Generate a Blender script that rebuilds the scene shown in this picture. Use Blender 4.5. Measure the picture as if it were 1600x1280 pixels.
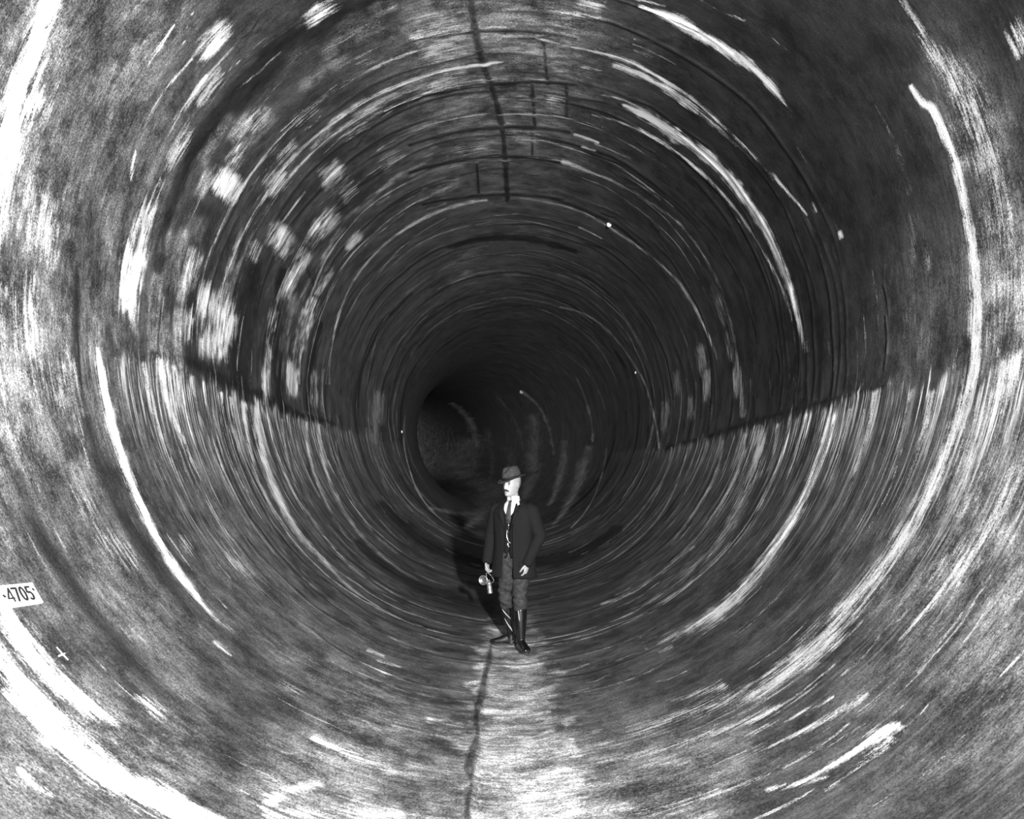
import bpy, bmesh, math, random
import numpy as np
from mathutils import Vector, Matrix

# ------------------------------------------------------------------ scene
for o in list(bpy.data.objects):
    bpy.data.objects.remove(o, do_unlink=True)
scn = bpy.context.scene
COL = scn.collection

F = 1300.0                 # focal length in pixels of a 1600 px wide frame
CX, CY = 800.0, 715.0      # vanishing point in the photograph
CAMH = 1.93
R = 2.90                   # bore radius
X0 = -0.03                 # axis offset from the camera
YB, RB = 20.0, 100.0       # the bore begins to bend left here, radius of the bend

cam = bpy.data.cameras.new('camera')
cam_o = bpy.data.objects.new('camera', cam)
COL.objects.link(cam_o)
cam_o.location = (0, 0, CAMH)
cam_o.rotation_euler = (math.pi / 2, 0, 0)
cam.sensor_fit = 'HORIZONTAL'
cam.sensor_width = 36
cam.lens = 36 * F / 1600
cam.shift_y = (CY - 640) / 1600
cam.clip_start = 0.05
cam.clip_end = 400
scn.camera = cam_o

world = bpy.data.worlds.new('world')
scn.world = world
world.use_nodes = True
world.node_tree.nodes['Background'].inputs[0].default_value = (1, 1, 1, 1)
world.node_tree.nodes['Background'].inputs[1].default_value = 0.0

scn.view_settings.view_transform = 'Standard'
scn.view_settings.look = 'None'
scn.view_settings.gamma = 1
scn.view_settings.exposure = 0.75
scn.view_settings.use_curve_mapping = False

def lamp(name, loc, power, size, target):
    l = bpy.data.lights.new(name, 'AREA')
    l.energy = power; l.shape = 'DISK'; l.size = size
    o = bpy.data.objects.new(name, l); COL.objects.link(o)
    o.location = loc
    d = Vector(target) - Vector(loc)
    o.rotation_euler = d.to_track_quat('-Z', 'Y').to_euler()
    return o
# the photographer's flash, held up at the right of the camera
lamp('flash', (1.2, -3.5, 2.95), 3000, 0.25, (-0.3, 12, 2.1))
# added fill lamp, unseen round the bend, brightens the far walls
lamp('bend_fill', (-11.6, 70.0, 3.6), 18, 0.8, (-5.0, 50, 2.6))

# ------------------------------------------------------------------ helpers
def srgb(v):
    v /= 255.0
    return v / 12.92 if v <= 0.04045 else ((v + 0.055) / 1.055) ** 2.4

def mat(name, col, rough=0.8, metal=0.0, spec=0.5, var=0.25, scale=60, bump=0.0, coat=0.0):
    m = bpy.data.materials.new(name); m.use_nodes = True
    nt = m.node_tree; b = nt.nodes['Principled BSDF']
    tc = nt.nodes.new('ShaderNodeTexCoord')
    n = nt.nodes.new('ShaderNodeTexNoise'); n.inputs['Scale'].default_value = scale
    n.inputs['Detail'].default_value = 4
    nt.links.new(tc.outputs['Object'], n.inputs['Vector'])
    mr = nt.nodes.new('ShaderNodeMapRange')
    mr.inputs[1].default_value = 0.3; mr.inputs[2].default_value = 0.7
    mr.inputs[3].default_value = col * (1 - var); mr.inputs[4].default_value = col * (1 + var)
    nt.links.new(n.outputs['Fac'], mr.inputs[0])
    nt.links.new(mr.outputs[0], b.inputs['Base Color'])
    b.inputs['Roughness'].default_value = rough
    b.inputs['Metallic'].default_value = metal
    b.inputs['Specular IOR Level'].default_value = spec
    b.inputs['Coat Weight'].default_value = coat
    if bump:
        bp = nt.nodes.new('ShaderNodeBump'); bp.inputs['Strength'].default_value = bump
        bp.inputs['Distance'].default_value = 0.004
        nt.links.new(n.outputs['Fac'], bp.inputs['Height'])
        nt.links.new(bp.outputs[0], b.inputs['Normal'])
    return m

def link_mesh(name, me, m=None, parent=None, smooth=True):
    o = bpy.data.objects.new(name, me); COL.objects.link(o)
    if m: me.materials.append(m)
    if smooth: me.polygons.foreach_set('use_smooth', [True] * len(me.polygons))
    if parent is not None: o.parent = parent
    return o

# ------------------------------------------------------------------ bore coordinates
# th: angle round the bore, 0 at the invert, growing towards the right wall; Y: depth
def xc(Y):
    d = np.maximum(0, np.asarray(Y, float) - YB)
    return X0 - d * d / (2 * RB)

def hit(px, py):
    """pixel of the photograph -> (th, Y) on the lining"""
    a = (px - CX) / F; b = (CY - py) / F
    ys = np.exp(np.linspace(math.log(1.2), math.log(110), 6000))
    x = a * ys - xc(ys); z = CAMH + b * ys - R
    out = (x * x + z * z) > R * R
    i = int(np.argmax(out)) if out.any() else len(ys) - 1
    return math.atan2(x[i], -z[i]), float(ys[i])

def bore(th, Y, inset=0.0):
    r = R - inset
    if 'disp' in globals(): r += float(disp[int(round(th / DT)) % NT, int(np.argmin(np.abs(YS - Y)))])
    return Vector((float(xc(Y)) + r * math.sin(th), Y, R - r * math.cos(th)))

NT = 1680
yn = np.linspace(-40, 1.6, 60)
yv = np.exp(np.linspace(math.log(1.75), math.log(26), 980))
yf = np.exp(np.linspace(math.log(26.2), math.log(75), 240))
ye = np.linspace(78, 112, 18)
YS = np.concatenate([yn, yv, yf, ye])
NY = len(YS)
TH = np.arange(NT) * (2 * math.pi / NT)
DT = 2 * math.pi / NT
US = np.log(np.maximum(YS, 0.3))
# pixel scale of the surface, used only to give the width of every stain in familiar units
YSs = np.maximum(YS, 1.0)
RPX = F * R / YSs                                              # ring radius
_x = X0 + R * np.sin(TH)[:, None]; _z = R - R * np.cos(TH)[:, None] - CAMH
RLOC = F * np.sqrt(_x ** 2 + _z ** 2) / YSs[None, :]
RLOC = RLOC.astype(np.float32)

base = np.full((NT, NY), 0.10, np.float32)
lime = np.zeros((NT, NY), np.float32)
comb = np.zeros((NT, NY), np.float32)
dark = np.zeros((NT, NY), np.float32)
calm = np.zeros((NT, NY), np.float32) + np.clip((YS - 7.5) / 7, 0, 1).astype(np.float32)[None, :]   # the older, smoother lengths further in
FIELDS = {'base': base, 'lime': lime, 'comb': comb, 'dark': dark, 'calm': calm}

def window(t0, t1, u0, u1, mpx):
    um = 0.5 * (u0 + u1)
    rp = F * R / math.exp(u1)
    rl = F * 1.5 / math.exp(u1)
    mt = mpx / max(rp, 1); mu = mpx / max(rl, 1)
    i0 = int(math.floor((t0 - mt) / DT)); i1 = int(math.ceil((t1 + mt) / DT))
    if i1 - i0 >= NT: i1 = i0 + NT - 1
    j = np.where((US > u0 - mu) & (US < u1 + mu) & (YS > 1.3))[0]
    if len(j) == 0: return None
    ii = np.arange(i0, i1 + 1)
    return ii, j

def unwrap(ts):
    o = [ts[0]]
    for t in ts[1:]:
        while t - o[-1] > math.pi: t -= 2 * math.pi
        while t - o[-1] < -math.pi: t += 2 * math.pi
        o.append(t)
    return o

def put(field, ii, jj, w, val, mode):
    A = FIELDS[field]; ix = np.ix_(ii % NT, jj)
    c = A[ix]
    if mode == 'max': A[ix] = np.maximum(c, w * val)
    elif mode == 'mix': A[ix] = c * (1 - w) + w * val
    elif mode == 'add': A[ix] = c + w * val

def stroke(field, pts, w, amt=1.0, mode='max', pw=2.0):
    """pts: pixels (x, y) on the lining; w: half width in px, one or one per point; amt may be per point"""
    if not isinstance(w, (list, tuple)): w = [w] * len(pts)
    if not isinstance(amt, (list, tuple)): amt = [amt] * len(pts)
    q = np.linspace(0, 1, len(pts))
    w = list(np.interp(q, np.linspace(0, 1, len(w)), w)); amt = list(np.interp(q, np.linspace(0, 1, len(amt)), amt))
    h = [hit(*p) for p in pts]
    ts = unwrap([a for a, _ in h]); us = [math.log(b) for _, b in h]
    # Catmull-Rom refine
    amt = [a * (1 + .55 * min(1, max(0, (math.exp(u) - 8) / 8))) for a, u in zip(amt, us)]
    T, U, W, A = [], [], [], []
    n = len(pts)
    for k in range(n - 1):
        p = [max(0, k - 1), k, k + 1, min(n - 1, k + 2)]
        for s in (np.arange(4) / 4.0):
            c = [-.5*s+s*s-.5*s**3, 1-2.5*s*s+1.5*s**3, .5*s+2*s*s-1.5*s**3, -.5*s*s+.5*s**3]
            T.append(sum(c[q] * ts[p[q]] for q in range(4))); U.append(sum(c[q] * us[p[q]] for q in range(4)))
            W.append(w[k] * (1 - s) + w[k + 1] * s); A.append(amt[k] * (1 - s) + amt[k + 1] * s)
    T.append(ts[-1]); U.append(us[-1]); W.append(w[-1]); A.append(amt[-1])
    for k in range(len(T) - 1):
        wm = max(W[k], W[k + 1])
        win = window(min(T[k], T[k+1]), max(T[k], T[k+1]), min(U[k], U[k+1]), max(U[k], U[k+1]), 2.6 * wm + 3)
        if win is None: continue
        ii, jj = win
        t = (ii * DT)[:, None]; u = US[jj][None, :]
        rp = RPX[jj][None, :]; rl = RLOC[np.ix_(ii % NT, jj)]
        ax = (t - T[k]) * rp; ay = (u - U[k]) * rl
        bx = (T[k+1] - T[k]) * rp; by = (U[k+1] - U[k]) * rl
        L = bx * bx + by * by + 1e-6
        s = np.clip((ax * bx + ay * by) / L, 0, 1)
        d = np.sqrt((ax - s * bx) ** 2 + (ay - s * by) ** 2)
        ww = W[k] * (1 - s) + W[k+1] * s; am = A[k] * (1 - s) + A[k+1] * s
        wi = np.ix_(ii % NT, jj)
        d = d * (1 + 0.22 * WB1[wi]) + 0.5 * WB3[wi]
        d = np.maximum(d, 0)
        ww = ww * (0.85 if field == 'lime' else 1.0) * np.clip(1 + 0.2 * WB3[wi], .4, 2)
        am = am * (np.clip(1 + 0.16 * WB2[wi], .3, 1.5) if field != 'base' else 1)
        g = np.exp(-(d / np.maximum(ww, .5)) ** pw * 0.7) * (am if mode != 'mix' else 1)
        if mode == 'mix': put(field, ii, jj, g, am, 'mix')
        else: put(field, ii, jj, g, 1.0, mode)

def blob(field, x, y, lr, wr, amt=1.0, mode='max', pw=2.0, skew=0.0):
    """patch centred at pixel x, y: half size lr along the ring, wr along the radius"""
    t0, y0 = hit(x, y); u0 = math.log(y0)
    win = window(t0, t0, u0, u0, 2.4 * max(lr, wr) + 3)
    if win is None: return
    ii, jj = win
    a = (ii * DT)[:, None] - t0
    rp = F * R / y0
    rl0 = F * math.hypot(X0 + R * math.sin(t0), R - R * math.cos(t0) - CAMH) / y0
    du = (US[jj][None, :] - u0) * rl0 / wr
    da = a * rp / lr + skew * du
    wi = np.ix_(ii % NT, jj)
    if max(lr, wr) < 100:
        da = da + 0.16 * WB3[wi]; du = du + 0.16 * WB1[wi]
        if field == 'lime': amt = amt * np.clip(1 + 0.25 * WB2[wi], .3, 1.5)
    g = np.exp(-(np.abs(da) ** pw + np.abs(du) ** pw) * 0.7)
    put(field, ii, jj, g, amt, mode)

# soft random fields over the lining that roughen every painted-on edge
_r = np.random.default_rng(21)
def wob(nt, ny):
    g = _r.normal(0, 1, (nt + 1, ny + 1)); g[-1] = g[0]
    a = np.linspace(0, nt, NT, endpoint=False); b = np.linspace(0, ny, NY)
    i = a.astype(int); j = np.minimum(b.astype(int), ny - 1)
    fa = (a - i)[:, None]; fb = (b - j)[None, :]
    fa = fa * fa * (3 - 2 * fa); fb = fb * fb * (3 - 2 * fb)
    o = (g[np.ix_(i, j)] * (1-fa) + g[np.ix_(i+1, j)] * fa) * (1-fb) + (g[np.ix_(i, j+1)] * (1-fa) + g[np.ix_(i+1, j+1)] * fa) * fb
    return o.astype(np.float32)
WB1 = 0.7 * wob(90, 120) + 0.5 * wob(260, 420)
WB2 = 0.6 * wob(60, 200) + 0.6 * wob(200, 640)
WB3 = 0.8 * wob(70, 60) + 0.5 * wob(300, 200)

# ------------------------------------------------------------------ broad tone of the lining (mostly its own colour, far light painted in)
def tone(x, y, lr, wr, v, pw=2.0): blob('base', x, y, lr, wr, v, 'mix', pw)
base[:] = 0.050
# upper right: darker lining
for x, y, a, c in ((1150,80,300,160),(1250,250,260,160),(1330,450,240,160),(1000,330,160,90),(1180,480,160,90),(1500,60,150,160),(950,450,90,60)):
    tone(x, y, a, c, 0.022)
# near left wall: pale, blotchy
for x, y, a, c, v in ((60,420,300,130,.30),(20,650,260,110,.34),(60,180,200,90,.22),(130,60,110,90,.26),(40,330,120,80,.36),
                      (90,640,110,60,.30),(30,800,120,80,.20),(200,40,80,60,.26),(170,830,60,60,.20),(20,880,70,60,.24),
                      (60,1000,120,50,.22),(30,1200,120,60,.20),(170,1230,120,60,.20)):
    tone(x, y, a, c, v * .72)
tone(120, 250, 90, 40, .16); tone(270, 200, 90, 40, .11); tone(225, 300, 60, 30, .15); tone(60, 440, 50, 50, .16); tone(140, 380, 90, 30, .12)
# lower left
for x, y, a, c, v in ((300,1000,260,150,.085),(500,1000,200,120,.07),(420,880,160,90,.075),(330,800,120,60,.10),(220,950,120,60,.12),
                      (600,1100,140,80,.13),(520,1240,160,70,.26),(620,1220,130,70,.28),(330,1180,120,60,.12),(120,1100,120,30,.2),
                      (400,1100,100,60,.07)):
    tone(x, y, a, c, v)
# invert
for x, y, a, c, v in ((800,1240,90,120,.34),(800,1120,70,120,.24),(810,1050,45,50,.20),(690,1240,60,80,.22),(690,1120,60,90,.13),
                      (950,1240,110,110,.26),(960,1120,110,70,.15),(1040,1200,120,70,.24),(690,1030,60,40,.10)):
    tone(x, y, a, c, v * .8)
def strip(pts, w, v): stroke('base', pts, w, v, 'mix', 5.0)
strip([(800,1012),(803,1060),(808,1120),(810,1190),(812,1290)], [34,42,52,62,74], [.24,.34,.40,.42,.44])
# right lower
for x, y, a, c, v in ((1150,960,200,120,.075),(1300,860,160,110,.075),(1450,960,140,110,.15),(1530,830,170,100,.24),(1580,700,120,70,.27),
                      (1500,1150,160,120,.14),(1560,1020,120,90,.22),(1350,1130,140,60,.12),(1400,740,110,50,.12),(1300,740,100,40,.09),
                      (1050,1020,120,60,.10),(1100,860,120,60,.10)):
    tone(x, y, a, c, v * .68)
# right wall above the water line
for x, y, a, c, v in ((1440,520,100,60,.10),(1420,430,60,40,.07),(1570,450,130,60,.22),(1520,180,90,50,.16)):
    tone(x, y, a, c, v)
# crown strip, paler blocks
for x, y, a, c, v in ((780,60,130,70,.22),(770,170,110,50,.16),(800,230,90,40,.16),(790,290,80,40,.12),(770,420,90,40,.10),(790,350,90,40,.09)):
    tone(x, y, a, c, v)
# far length and bend: light falloff offset in the colour, dark at the end
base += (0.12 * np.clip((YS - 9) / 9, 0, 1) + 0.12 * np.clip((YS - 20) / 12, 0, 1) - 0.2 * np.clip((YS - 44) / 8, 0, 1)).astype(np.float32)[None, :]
# ---- cast blocks of the vault: each has its own tone
rb = random.Random(11)
def cells(xa, ya, xb, yb, nt, ny, lo, hi, prob, fld='base'):
    t0, y0 = hit(xa, ya); t1, y1 = hit(xb, yb)
    t0, t1 = unwrap([t0, t1])
    for i in range(nt):
        for j in range(ny):
            if rb.random() > prob: continue
            ta = t0 + (t1 - t0) * (i + .5 + rb.uniform(-.12, .12) + .25 * (j % 2)) / nt
            u = math.log(y0) + (math.log(y1) - math.log(y0)) * (j + .5) / ny
            hw_t = abs(t1 - t0) / nt * .52 * rb.uniform(.7, 1.05); hw_u = abs(math.log(y1 / y0)) / ny * .52 * rb.uniform(.7, 1)
            ii = np.arange(int((ta - 1.7 * hw_t) / DT), int((ta + 1.7 * hw_t) / DT) + 1)
            jj = np.where(np.abs(US - u) < 1.7 * hw_u)[0]
            if len(jj) == 0 or len(ii) == 0: continue
            a = np.abs((ii * DT)[:, None] - ta) / hw_t; c = np.abs(US[jj][None, :] - u) / hw_u
            g = np.exp(-(a ** 5 + c ** 5) * .7)
            put(fld, ii, jj, g, rb.uniform(lo, hi), 'mix')
cells(230, 560, 640, 60, 14, 3, .07, .30, .6)
cells(330, 560, 700, 130, 15, 4, .07, .34, .65)
cells(430, 590, 730, 260, 15, 5, .07, .34, .55)
cells(640, 60, 900, 62, 5, 2, .10, .22, .8)
cells(650, 120, 900, 122, 5, 3, .08, .18, .8)
cells(690, 240, 900, 242, 4, 3, .07, .14, .7)
cells(700, 380, 880, 382, 4, 2, .07, .12, .7)

# pale blocks on the left haunch: centre, half length along the ring, half width, strength
for x, y, a, c, s in (
    (270,600,50,22,.5),(335,62,34,18,.62),(352,290,22,24,.80),(372,240,26,14,.50),(402,190,26,14,.50),(430,285,24,22,.50),(520,275,22,22,.48),
    (440,375,26,24,.58),(505,350,34,14,.62),(468,410,30,12,.60),(300,420,36,14,.62),(345,500,34,26,.72),(335,530,34,24,.70),(318,470,30,12,.6),
    (290,505,34,12,.55),(205,440,62,20,.85),(222,350,44,14,.66),(245,300,30,8,.4),(478,505,40,11,.70),(456,590,32,11,.72),
    (415,600,26,7,.70),(418,560,20,6,.50),(505,440,24,9,.58),(553,376,18,7,.55),(490,610,30,8,.52),(592,640,30,12,.50),(330,135,34,18,.45),
    (280,230,40,12,.40),(590,170,30,14,.32),(575,90,22,12,.30),(500,15,30,14,.50),(690,60,44,40,.38),(690,125,40,16,.36),
    (740,230,40,12,.36),(820,165,20,18,.30),(870,160,18,16,.38),(700,290,30,12,.32),(880,30,30,20,.42),(920,15,26,20,.5),
    (820,210,28,12,.32),(1590,55,26,18,.5),(1312,367,7,5,.55),(1274,325,11,4,.55),(235,1105,32,12,.60),(935,425,30,12,.0),
    (720,430,26,16,.30),(735,395,30,10,.28),(800,430,50,10,.25),(1095,560,22,9,.46),(1105,600,26,8,.50),(1080,640,26,7,.46),(1040,650,26,7,.44),
    (1140,540,26,6,.44),(1125,480,40,7,.40),(1150,600,26,5,.5),(1060,600,22,7,.34),(452,440,24,12,.6),(425,500,20,8,.4),(395,395,20,12,.5),(545,300,18,14,.4),(610,250,22,14,.36),(560,200,26,12,.34),(475,180,24,12,.36),(450,240,24,12,.4),(925,860,1,1,0),(455,1075,26,10,.34),(370,880,30,14,.36),(180,860,44,26,.40),(130,790,36,20,.34),
    (290,850,20,10,.30),(60,350,60,40,.42),(30,500,70,40,.44),(90,600,50,40,.40),(300,330,30,6,.3)):
    if s > 0: blob('lime', x, y, a, c, min(1.05, s * 1.25), 'max', 4.0)

def L(pts, w, a=0.9): stroke('lime', pts, w, a)
def K(pts, w, a=0.9): stroke('dark', pts, w, a)

# ---- left: near streaks
L([(85,-10),(60,50),(30,130),(12,220),(2,320),(-2,400)], [20,26,26,26,18,10], [1.2,1.2,1.2,1.2,1.0,.5])
L([(0,520),(5,600),(12,660)], [9,7,3], .55)
L([(130,60),(90,130),(60,230),(40,330)], [3,3], [.3,.45])
L([(153,545),(160,590),(172,650),(190,710),(215,775),(245,840),(275,890),(305,930),(335,965)], [5,8,9,9,9,10,9,7,5], [.9,1.2,1.2,1.15,1.1,1.1,1,.85,.5])
L([(335,965),(360,985),(385,1010)], [4,3], [.5,.3])
L([(0,930),(20,975),(50,1020),(90,1065),(130,1095),(180,1130)], [10,16,20,20,17,10], [1.2,1.2,1.2,1.15,1.0,.6])
L([(-10,1000),(20,1060),(60,1110),(120,1165),(190,1215),(260,1255),(330,1290)], [14,20,24,28,28,26,24], [.8,1.1,1.15,1.15,1.15,1.1,1.05])
L([(-5,975),(15,1000),(35,1030)], [4,3], .8)
L([(30,1205),(55,1228),(80,1245)], [7,5], .9)
L([(490,1155),(530,1175),(580,1195),(650,1215)], [6,10,10,8], [1.0,.85,.6,.4])
L([(415,1260),(450,1235),(500,1225)], [12,12], .7)
L([(420,1275),(500,1270),(620,1275)], [14,18], .62)
L([(575,1017),(600,1026)], [3,2], .7); L([(590,1033),(625,1043)], [2.5,1.5], .6); L([(607,995),(640,1010),(690,1022)], [3,2], .5)
L([(335,1005),(360,1025)], [5,3], .6); L([(375,930),(410,958)], [6,4], .4); L([(340,885),(360,903)], [5,3], .4)
# thin bright scratches upper left
L([(272,38),(255,65),(240,85),(228,105)], [2,5,4,2], .9)
L([(300,92),(275,120),(250,152),(232,185),(220,215)], [2,3], [.8,.5])
L([(322,118),(300,150),(280,180),(262,212)], [5,3], [.95,.4])
L([(212,235),(207,258),(204,280)], [2,4], .8)
L([(620,5),(600,20)], [3,2], .5)
for x, y in ((285,15),(300,22),(275,30),(292,42),(288,66)): blob('lime', x, y, 4, 2, .7)
# ring A and its neighbours on the left
L([(785,97),(740,102),(690,111),(640,127),(590,148),(540,178),(490,215),(445,262),(405,320),(375,375),(352,430),(338,480)],
  [2,3,4,4,3.5,3.2,3,3,3,2.6,2.6,4], [.8,1.0,1.0,.85,.7,.72,.65,.7,.62,.6,.7,.85])
L([(710,66),(670,73),(620,90),(570,112),(520,143),(470,183),(420,235),(380,290),(350,345),(325,400),(312,460),(306,530)],
  [3,3,3,2.5,2.5,2.5,2.5,2.5,2.5,2.5,3,3], [.8,.75,.65,.6,.6,.6,.6,.65,.7,.7,.6,.5])
L([(800,250),(740,253),(690,265),(640,284),(590,312),(545,355),(510,405),(485,465),(472,530),(468,600)], [2,2], [.4,.6])
L([(760,312),(710,322),(660,342),(610,375),(565,420),(535,475),(518,540),(515,600)], [3,2.5], [.65,.45])
L([(695,342),(650,368),(610,405),(580,450)], [2,1.5], [.5,.35])
L([(740,400),(690,420),(640,455),(600,500),(580,560),(572,620)], [2,1.5], [.35,.3])
L([(800,480),(740,482),(700,495),(665,525),(640,560)], [1.5,1.5], [.35,.25])
L([(475,300),(450,335),(420,372)], [3,2], .5)
# dark bands on the left
K([(600,-5),(520,25),(455,62),(400,110),(350,165),(305,225),(275,290),(258,350),(245,420)], [26,26,24,22,18,16,13,12,10], .85)
K([(118,430),(116,520),(122,620),(140,690),(175,780),(225,865),(290,950)], [5,6,10,13,15,15,12], [.7,.8,.7,.65,.65,.6,.5])
K([(20,740),(60,840),(120,930),(190,1020),(260,1090)], [10,16,18,16,14], [.5,.7,.7,.65,.5])
K([(395,430),(378,500),(372,560),(385,620)], [18,20,18,12], .75)
K([(330,330),(290,330),(262,400),(262,480)], [14,14,10,10], .55)
K([(440,425),(430,500),(432,570),(436,640)], [7,8,8,6], .8)
K([(560,300),(520,340),(475,400),(500,460)], [8,5,4,3], .5)
K([(500,505),(486,560),(480,640)], [4,5,4], .8)
K([(240,555),(300,568),(360,600),(420,625),(470,650),(520,665)], [7,10,12,10,8,6], .75)
K([(40,175),(110,290)], [1,1], .4)
K([(210,590),(300,588)], [2,2], .3)
# crown joints
K([(735,-5),(742,40),(752,90),(770,140),(785,200),(790,260),(793,310)], [6,6,5,5,4,4,3], .85)
K([(640,62),(700,52),(800,45),(900,58)], [2.5,3,3,2.5], .65)
K([(600,175),(660,150),(730,135),(800,128),(900,130)], [2,3,3,3,3], .75)
K([(640,225),(700,208),(790,197),(890,205)], [2,3,3,2.5], .75)
K([(640,268),(700,252),(790,243),(890,256)], [2,3,3,2.5], .75)
K([(660,318),(720,308),(800,303),(880,312)], [2,2.5,2.5,2], .6)
K([(850,62),(856,130)], [3,3], .7); K([(832,133),(836,196)], [3,2.5], .8); K([(886,135),(886,180)], [3,2.5], .6); K([(745,255),(748,300)], [2.5,2], .7)
K([(832,205),(832,240)], [2.5,2], .6)
K([(700,385),(760,372),(840,376),(900,392)], [3,5,5,3], .6)
K([(620,50),(660,90),(640,150)], [10,8,6], .4)
# ---- upper right streaks
L([(998,10),(1040,25),(1080,45),(1120,70),(1165,98),(1200,130),(1228,165)], [3,8,10,9,10,8,3], [.8,1.15,1.15,1.15,1.15,1.1,.6])
L([(1228,165),(1243,182)], [2,1], .35)
L([(990,-2),(1040,10)], [3,2], .7); L([(1095,0),(1130,20),(1165,33)], [2,1.5], .5)
L([(838,57),(880,70),(930,80)], [2,2.5], [.6,.8])
L([(930,80),(980,93),(1030,120),(1080,152),(1130,195),(1180,245),(1225,292),(1262,335)], [4,4,4,3.5,3,3,3,2.5], [.9,.95,.9,.8,.75,.7,.7,.6])
L([(960,100),(1010,120),(1060,150),(1110,188),(1160,235)], [5,6,6,5,3], [1.0,1.05,.95,.8,.5])
L([(910,104),(940,110)], [3,2], .6); L([(990,68),(1055,100)], [3,2], .5); L([(992,78),(1020,90)], [3,2], .6)
L([(940,148),(970,155),(1010,172)], [2,3], .7)
L([(975,165),(1010,182),(1060,212),(1110,248),(1150,290),(1185,340),(1213,392),(1235,450),(1248,500),(1260,550)],
  [4,8,9,9,9,8,7,6,5,4], [.9,1.1,1.15,1.15,1.1,1.05,1.0,.9,.75,.55])
L([(925,180),(970,192),(1020,215),(1070,248),(1115,288),(1155,335),(1190,390),(1222,450),(1240,510)], [2,3,3,3,2.5,2.5,2.5,3,3], [.7,.75,.75,.75,.7,.65,.6,.6,.4])
L([(898,210),(935,222)], [3,2], .7); L([(910,228),(930,235)], [2,1.5], .7); L([(930,225),(985,248)], [2,1.5], .4)
L([(880,252),(920,268)], [5,4], .6)
L([(920,268),(970,288),(1020,318),(1065,352),(1100,400),(1128,455),(1145,520),(1155,580),(1160,650)], [3,2.5,2.5,2.5,2.5,3,4,5,6], [.6,.5,.5,.5,.45,.4,.4,.45,.5])
L([(800,308),(860,316),(920,336),(970,366),(1020,402),(1055,435),(1085,480),(1105,520),(1120,560)], [2,2.5,2.5,2.5,2.5,3,3,2.5,2], [.4,.5,.5,.5,.5,.6,.7,.5,.4])
L([(905,355),(940,372)], [2,1.5], .6)
L([(875,480),(920,494),(955,522),(985,560),(1008,600),(1022,650),(1030,700)], [2,2], [.5,.55])
L([(850,540),(900,565),(930,600),(945,640)], [1.2,1.2], .35)
L([(1255,60),(1320,110),(1370,170),(1400,230),(1420,300)], [5,7], [.2,.3])
K([(1050,60),(900,95),(905,120)], [6,5,3], .4)
# right: the tall bright streak and its ragged margin
L([(1425,135),(1440,158),(1458,170),(1475,205),(1490,240),(1503,290),(1513,345),(1522,400),(1527,460),(1527,520),(1521,590)],
  [5,6,7,8,8,8,8,9,11,12,12], [1.1,1.15,1.15,1.15,1.15,1.15,1.1,1.1,1.05,1.0,.85])
L([(1405,-5),(1425,25),(1440,55),(1455,85)], [9,8], .58)
L([(1455,80),(1480,105),(1505,140),(1520,190),(1535,240)], [14,22,28,30,24], [.5,.62,.66,.64,.55])
for x, y, a, c, v in ((1470,110,40,20,.5),(1500,140,34,26,.6),(1525,190,36,26,.62),(1540,250,44,24,.55),(1510,230,40,12,.5),(1560,330,50,26,.55),(1575,430,60,26,.5),
                      (1560,500,50,24,.42),(1590,400,60,20,.5),(1445,420,60,22,.3),(1430,520,60,26,.32),(1490,560,30,16,.35)):
    blob('lime', x, y, a, c, v * .9, 'max', 2.5)
L([(1545,230),(1565,300),(1580,380),(1590,470)], [18,26,30,30], [.55,.52,.45,.42])
L([(1590,560),(1575,600),(1560,650)], [14,26,26], [.9,.8,.5])
L([(1425,340),(1430,400),(1420,500)], [14,20,24], .28)
# below the water line on the right: the same joint carries on as a wide wash
L([(1521,590),(1505,640),(1480,705),(1450,775),(1415,840),(1375,895),(1330,950),(1285,1005),(1235,1045),(1175,1085)],
  [11,13,15,17,19,21,23,25,25,20], [.85,.9,.9,.85,.8,.74,.72,.7,.66,.55])
L([(1175,1085),(1100,1105),(1040,1130),(960,1160),(900,1180)], [18,18,14,12,8], [.6,.5,.45,.35,.25])
L([(1300,655),(1285,710),(1262,765),(1235,815),(1205,865),(1165,915),(1120,955),(1075,985),(1030,1005)], [8,9,10,11,12,13,12,10,7], [.85,.85,.85,.8,.8,.8,.72,.6,.4])
L([(1190,675),(1180,725),(1160,780),(1130,835),(1090,880),(1040,925),(985,950)], [12,14,14,13,11,9,7], [.75,.65,.55,.48,.42,.38,.3])
L([(1165,680),(1150,740),(1120,800),(1080,850),(1040,885)], [5,5,5,4,3], [.8,.7,.55,.5,.3])
L([(1130,690),(1115,750),(1085,800),(1050,850)], [4,4], [.6,.4])
L([(1075,700),(1060,750),(1035,800),(1000,840),(950,880)], [2,2], [.55,.35])
L([(1085,855),(1050,880),(990,925),(940,945)], [4,4], [.5,.4])
L([(1050,700),(1040,740),(1015,790),(980,830)], [2,2], [.5,.35])
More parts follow.
